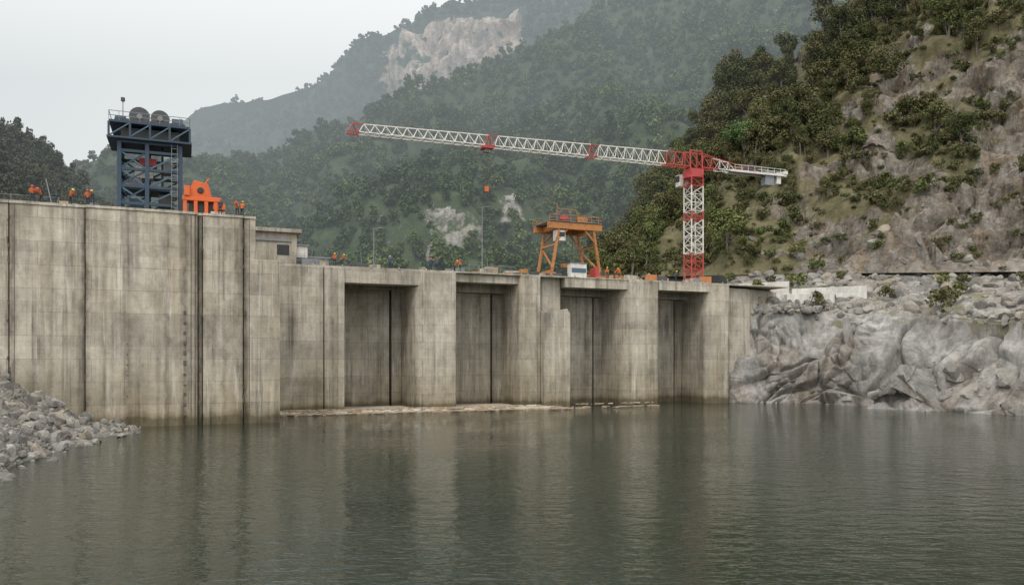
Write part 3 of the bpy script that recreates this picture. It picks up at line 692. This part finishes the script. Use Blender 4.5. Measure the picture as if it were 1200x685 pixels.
P=[o[0]-Vector((0,0,.4)) for o in sample(right,5600,dn_tree,206)]
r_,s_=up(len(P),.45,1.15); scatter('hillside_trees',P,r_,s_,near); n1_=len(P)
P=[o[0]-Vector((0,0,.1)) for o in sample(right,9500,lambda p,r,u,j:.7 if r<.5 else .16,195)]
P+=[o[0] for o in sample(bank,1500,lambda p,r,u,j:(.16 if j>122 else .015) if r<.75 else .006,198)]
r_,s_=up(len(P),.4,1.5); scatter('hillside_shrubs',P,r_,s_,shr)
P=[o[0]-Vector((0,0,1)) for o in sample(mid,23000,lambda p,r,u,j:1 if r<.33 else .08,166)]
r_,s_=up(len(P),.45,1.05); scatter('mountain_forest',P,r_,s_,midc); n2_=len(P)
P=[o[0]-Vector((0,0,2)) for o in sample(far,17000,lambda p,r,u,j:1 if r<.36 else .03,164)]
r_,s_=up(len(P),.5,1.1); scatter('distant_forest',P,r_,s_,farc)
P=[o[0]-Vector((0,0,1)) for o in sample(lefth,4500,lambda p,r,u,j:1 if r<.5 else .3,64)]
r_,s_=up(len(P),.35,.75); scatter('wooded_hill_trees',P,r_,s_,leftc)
print('COUNTS',n1_,n2_)
def on_surface(T,b,e):
    return min(T[1],key=lambda p:abs(600+p.x*F/p.y-b)+abs(HZ-(p.z-CH)*F/p.y-e))
for i,(b_,e_,h) in enumerate(((872,195,14),(1035,110,13),(1000,185,8),(730,310,9),(830,180,12),(905,110,13),(985,60,14))):
    o=tree('broadleaf_tree',h,h*.4,3400,.45,M_leafb if i in(0,) else M_leaf,True,90+i,1.1,14); scene.collection.objects.link(o); o.location=on_surface(right,b_,e_)-Vector((0,0,.4))
def boulder(i):
    bm=bmesh.new(); bmesh.ops.create_icosphere(bm,subdivisions=2,radius=.5)
    pl=[(Vector((random.gauss(0,1),random.gauss(0,1),random.gauss(0,1))).normalized(),random.uniform(.22,.42)) for _ in range(9)]
    for v in bm.verts:
        for n,d_ in pl:
            k=v.co.dot(n)-d_
            if k>0: v.co-=n*k
        v.co+=noise.noise_vector(v.co*4+Vector((i*3,0,0)))*.02
    me=bpy.data.meshes.new('boulder_kind'); bm.to_mesh(me); bm.free()
    return me
mr=bpy.data.materials.new('boulder_rock'); b=NB(mr); oc=b.add('ShaderNodeNewGeometry').outputs['Position']; rd=b.add('ShaderNodeObjectInfo').outputs['Random']
c_=b.ramp(rd,[(0.0,(.12,.115,.105)),(.4,(.2,.19,.172)),(.75,(.28,.267,.243)),(1.0,(.28,.24,.19))]); nn=b.noise(oc,2.2,4,.7)
b.out(b.mix(.7,c_,b.ramp(nn,[(.3,.6),(.7,1.3)]),'MULTIPLY'),.9,None,spec=.2)
bl=[]
for i in range(6):
    me=boulder(i); me.materials.append(mr); bl.append(bpy.data.objects.new('boulder_kind',me))
bc=protocoll('boulder_kinds',bl)
def rocks(P,lo,hi,pw=3):
    R=[tuple(random.uniform(0,6.28) for _ in range(3)) for _ in P]; Sx=[]
    for _ in P:
        s=lo+(hi-lo)*random.random()**pw; Sx.append((s*random.uniform(.7,1.4),s,s*random.uniform(.6,1)))
    return R,Sx
P=[o[0] for o in sample(left,9000,lambda p,r,u,j:1 if j<50 else .45,84)]; r_,s_=rocks(P,.1,1.7,5); scatter('shore_rubble',P,r_,s_,bc)
P=[o[0] for o in sample(bank,8000,lambda p,r,u,j:.85 if j>118 else (.4 if 9<j<16 or fn(p,.07)>.27 else .006),200)]
P+=[o[0] for o in sample(right,3500,lambda p,r,u,j:.5 if j<28 else (.05 if r>.5 else 0),130)]
r_,s_=rocks(P,.2,3.0,5); scatter('slope_rubble',P,r_,s_,bc)
P=[o[0] for o in sample(mid,1800,lambda p,r,u,j:.6 if r>.5 else 0,80)]; r_,s_=rocks(P,1,4,3); scatter('quarry_rubble',P,r_,s_,bc)
m=MB()
def wall(m,p,q,z0,za,zb_,th,mat):
    d_=(q-p).normalized(); n_=Vector((-d_.y,d_.x,0))*th
    vs=[(p.x,p.y,z0),(q.x,q.y,z0),(q.x+n_.x,q.y+n_.y,z0),(p.x+n_.x,p.y+n_.y,z0),(p.x,p.y,za),(q.x,q.y,zb_),(q.x+n_.x,q.y+n_.y,zb_),(p.x+n_.x,p.y+n_.y,za)]
    m.raw(vs,[(0,1,5,4),(1,2,6,5),(2,3,7,6),(3,0,4,7),(4,5,6,7)],mat)
a=S(866,350,140.5); c=S(925,350,139.8)
wall(m,a,c,14,20.7,21.1,1.6,M_concW)
wall(m,S(922,350,138.6),S(978,350,138.2),13.5,18.7,19.0,1.6,M_concW); wall(m,S(928,350,140.6),S(1016,350,139.6),13.5,19.8,20.3,.8,M_concW)
for i in range(6):
    p=a.lerp(c,i/6)
    m.beam((p.x,p.y+.6,20.6),(p.x,p.y+.6,21.7),.05,M_cable)
m.obj('retaining_wall',False,.04)
# fill of rubble banked against the walls
P=[]
for i in range(260):
    t_=random.random(); q=S(868+t_*150,350,random.uniform(134.5,139)); P.append(Vector((q.x,q.y,15.6+(q.y-134.5)*.35+random.uniform(-.5,.2))))
r_,s_=rocks(P,.5,2.2,3); scatter('wall_toe_rubble',P,r_,s_,bc)
m=MB()
for i in range(1300):
    u=random.uniform(0,40) if i<1100 else random.uniform(-1,56); v=-random.random()**1.5*3.4-.2
    if 36.5<u<42: v-=.9
    k=random.random(); L_=random.uniform(.2,1.5); a_=random.gauss(0,.5)
    m.box((u,v,(.4 if v>-.8 else .25 if v>-1.6 and u<39 else .04)+random.uniform(0,.08)),(L_,random.uniform(.06,.3),random.uniform(.04,.16)),random.choice([M_wood,M_wood,M_silt,M_white if k<.2 else M_wood]),a_)
m.obj('floating_debris',True)
m=MB(); m.beam((-24.5,-10,LZ),(-25.2,-10,LZ+3.4),.1,M_steel); m.beam((-24.4,-10,LZ),(-24.0,-10,LZ+1.5),.08,M_steel); m.obj('leaning_pole',True)

# ---------------------------------------------------------------- haze: self-lit volume stands in for scattered airlight, plus extinction
hm=bpy.data.materials.new('valley_haze_glow'); hm.use_nodes=True; t=hm.node_tree; t.nodes.clear()
DEN=.00095
va=t.nodes.new('ShaderNodeVolumeAbsorption'); va.inputs['Color'].default_value=(0,0,0,1); va.inputs['Density'].default_value=DEN
em=t.nodes.new('ShaderNodeEmission'); em.inputs['Color'].default_value=(.41,.46,.48,1); em.inputs['Strength'].default_value=DEN
ad=t.nodes.new('ShaderNodeAddShader'); t.links.new(va.outputs[0],ad.inputs[0]); t.links.new(em.outputs[0],ad.inputs[1])
o_=t.nodes.new('ShaderNodeOutputMaterial'); t.links.new(ad.outputs[0],o_.inputs['Volume'])
m=MB(); m.bb(-2200,2200,225,1420,-4,520,hm); m.obj('haze')

# ---------------------------------------------------------------- light, sky, camera
w=bpy.data.worlds.new('World'); scene.world=w; w.use_nodes=True; t=w.node_tree; t.nodes.clear()
sk=t.nodes.new('ShaderNodeTexSky'); sk.sky_type='NISHITA'; sk.sun_disc=False; sk.sun_elevation=math.radians(52); sk.sun_rotation=math.radians(200); sk.dust_density=4; sk.air_density=1.5
mx=t.nodes.new('ShaderNodeMixRGB'); mx.inputs[0].default_value=.9; mx.inputs[2].default_value=(18.5,18.4,18.1,1); t.links.new(sk.outputs[0],mx.inputs[1])
bg=t.nodes.new('ShaderNodeBackground'); bg.inputs[1].default_value=.1; t.links.new(mx.outputs[0],bg.inputs[0]); ow=t.nodes.new('ShaderNodeOutputWorld'); t.links.new(bg.outputs[0],ow.inputs[0])
sl=bpy.data.lights.new('sun','SUN'); sl.energy=1.3; sl.angle=math.radians(12); sl.color=(1,.95,.88); so=bpy.data.objects.new('sun',sl); scene.collection.objects.link(so)
az=math.radians(200); el=math.radians(52); sdir=Vector((math.sin(az)*math.cos(el),math.cos(az)*math.cos(el),math.sin(el))); so.rotation_euler=sdir.to_track_quat('Z','Y').to_euler()
cd=bpy.data.cameras.new('camera'); co=bpy.data.objects.new('camera',cd); scene.collection.objects.link(co); co.location=(0,0,CH); co.rotation_euler=(math.radians(90),0,0)
cd.sensor_width=36; cd.lens=27.6; cd.shift_y=(HZ-342.5)/1200; cd.clip_end=12000; cd.clip_start=.5; scene.camera=co
scene.view_settings.view_transform='Standard'; scene.view_settings.look='None'; scene.view_settings.exposure=0
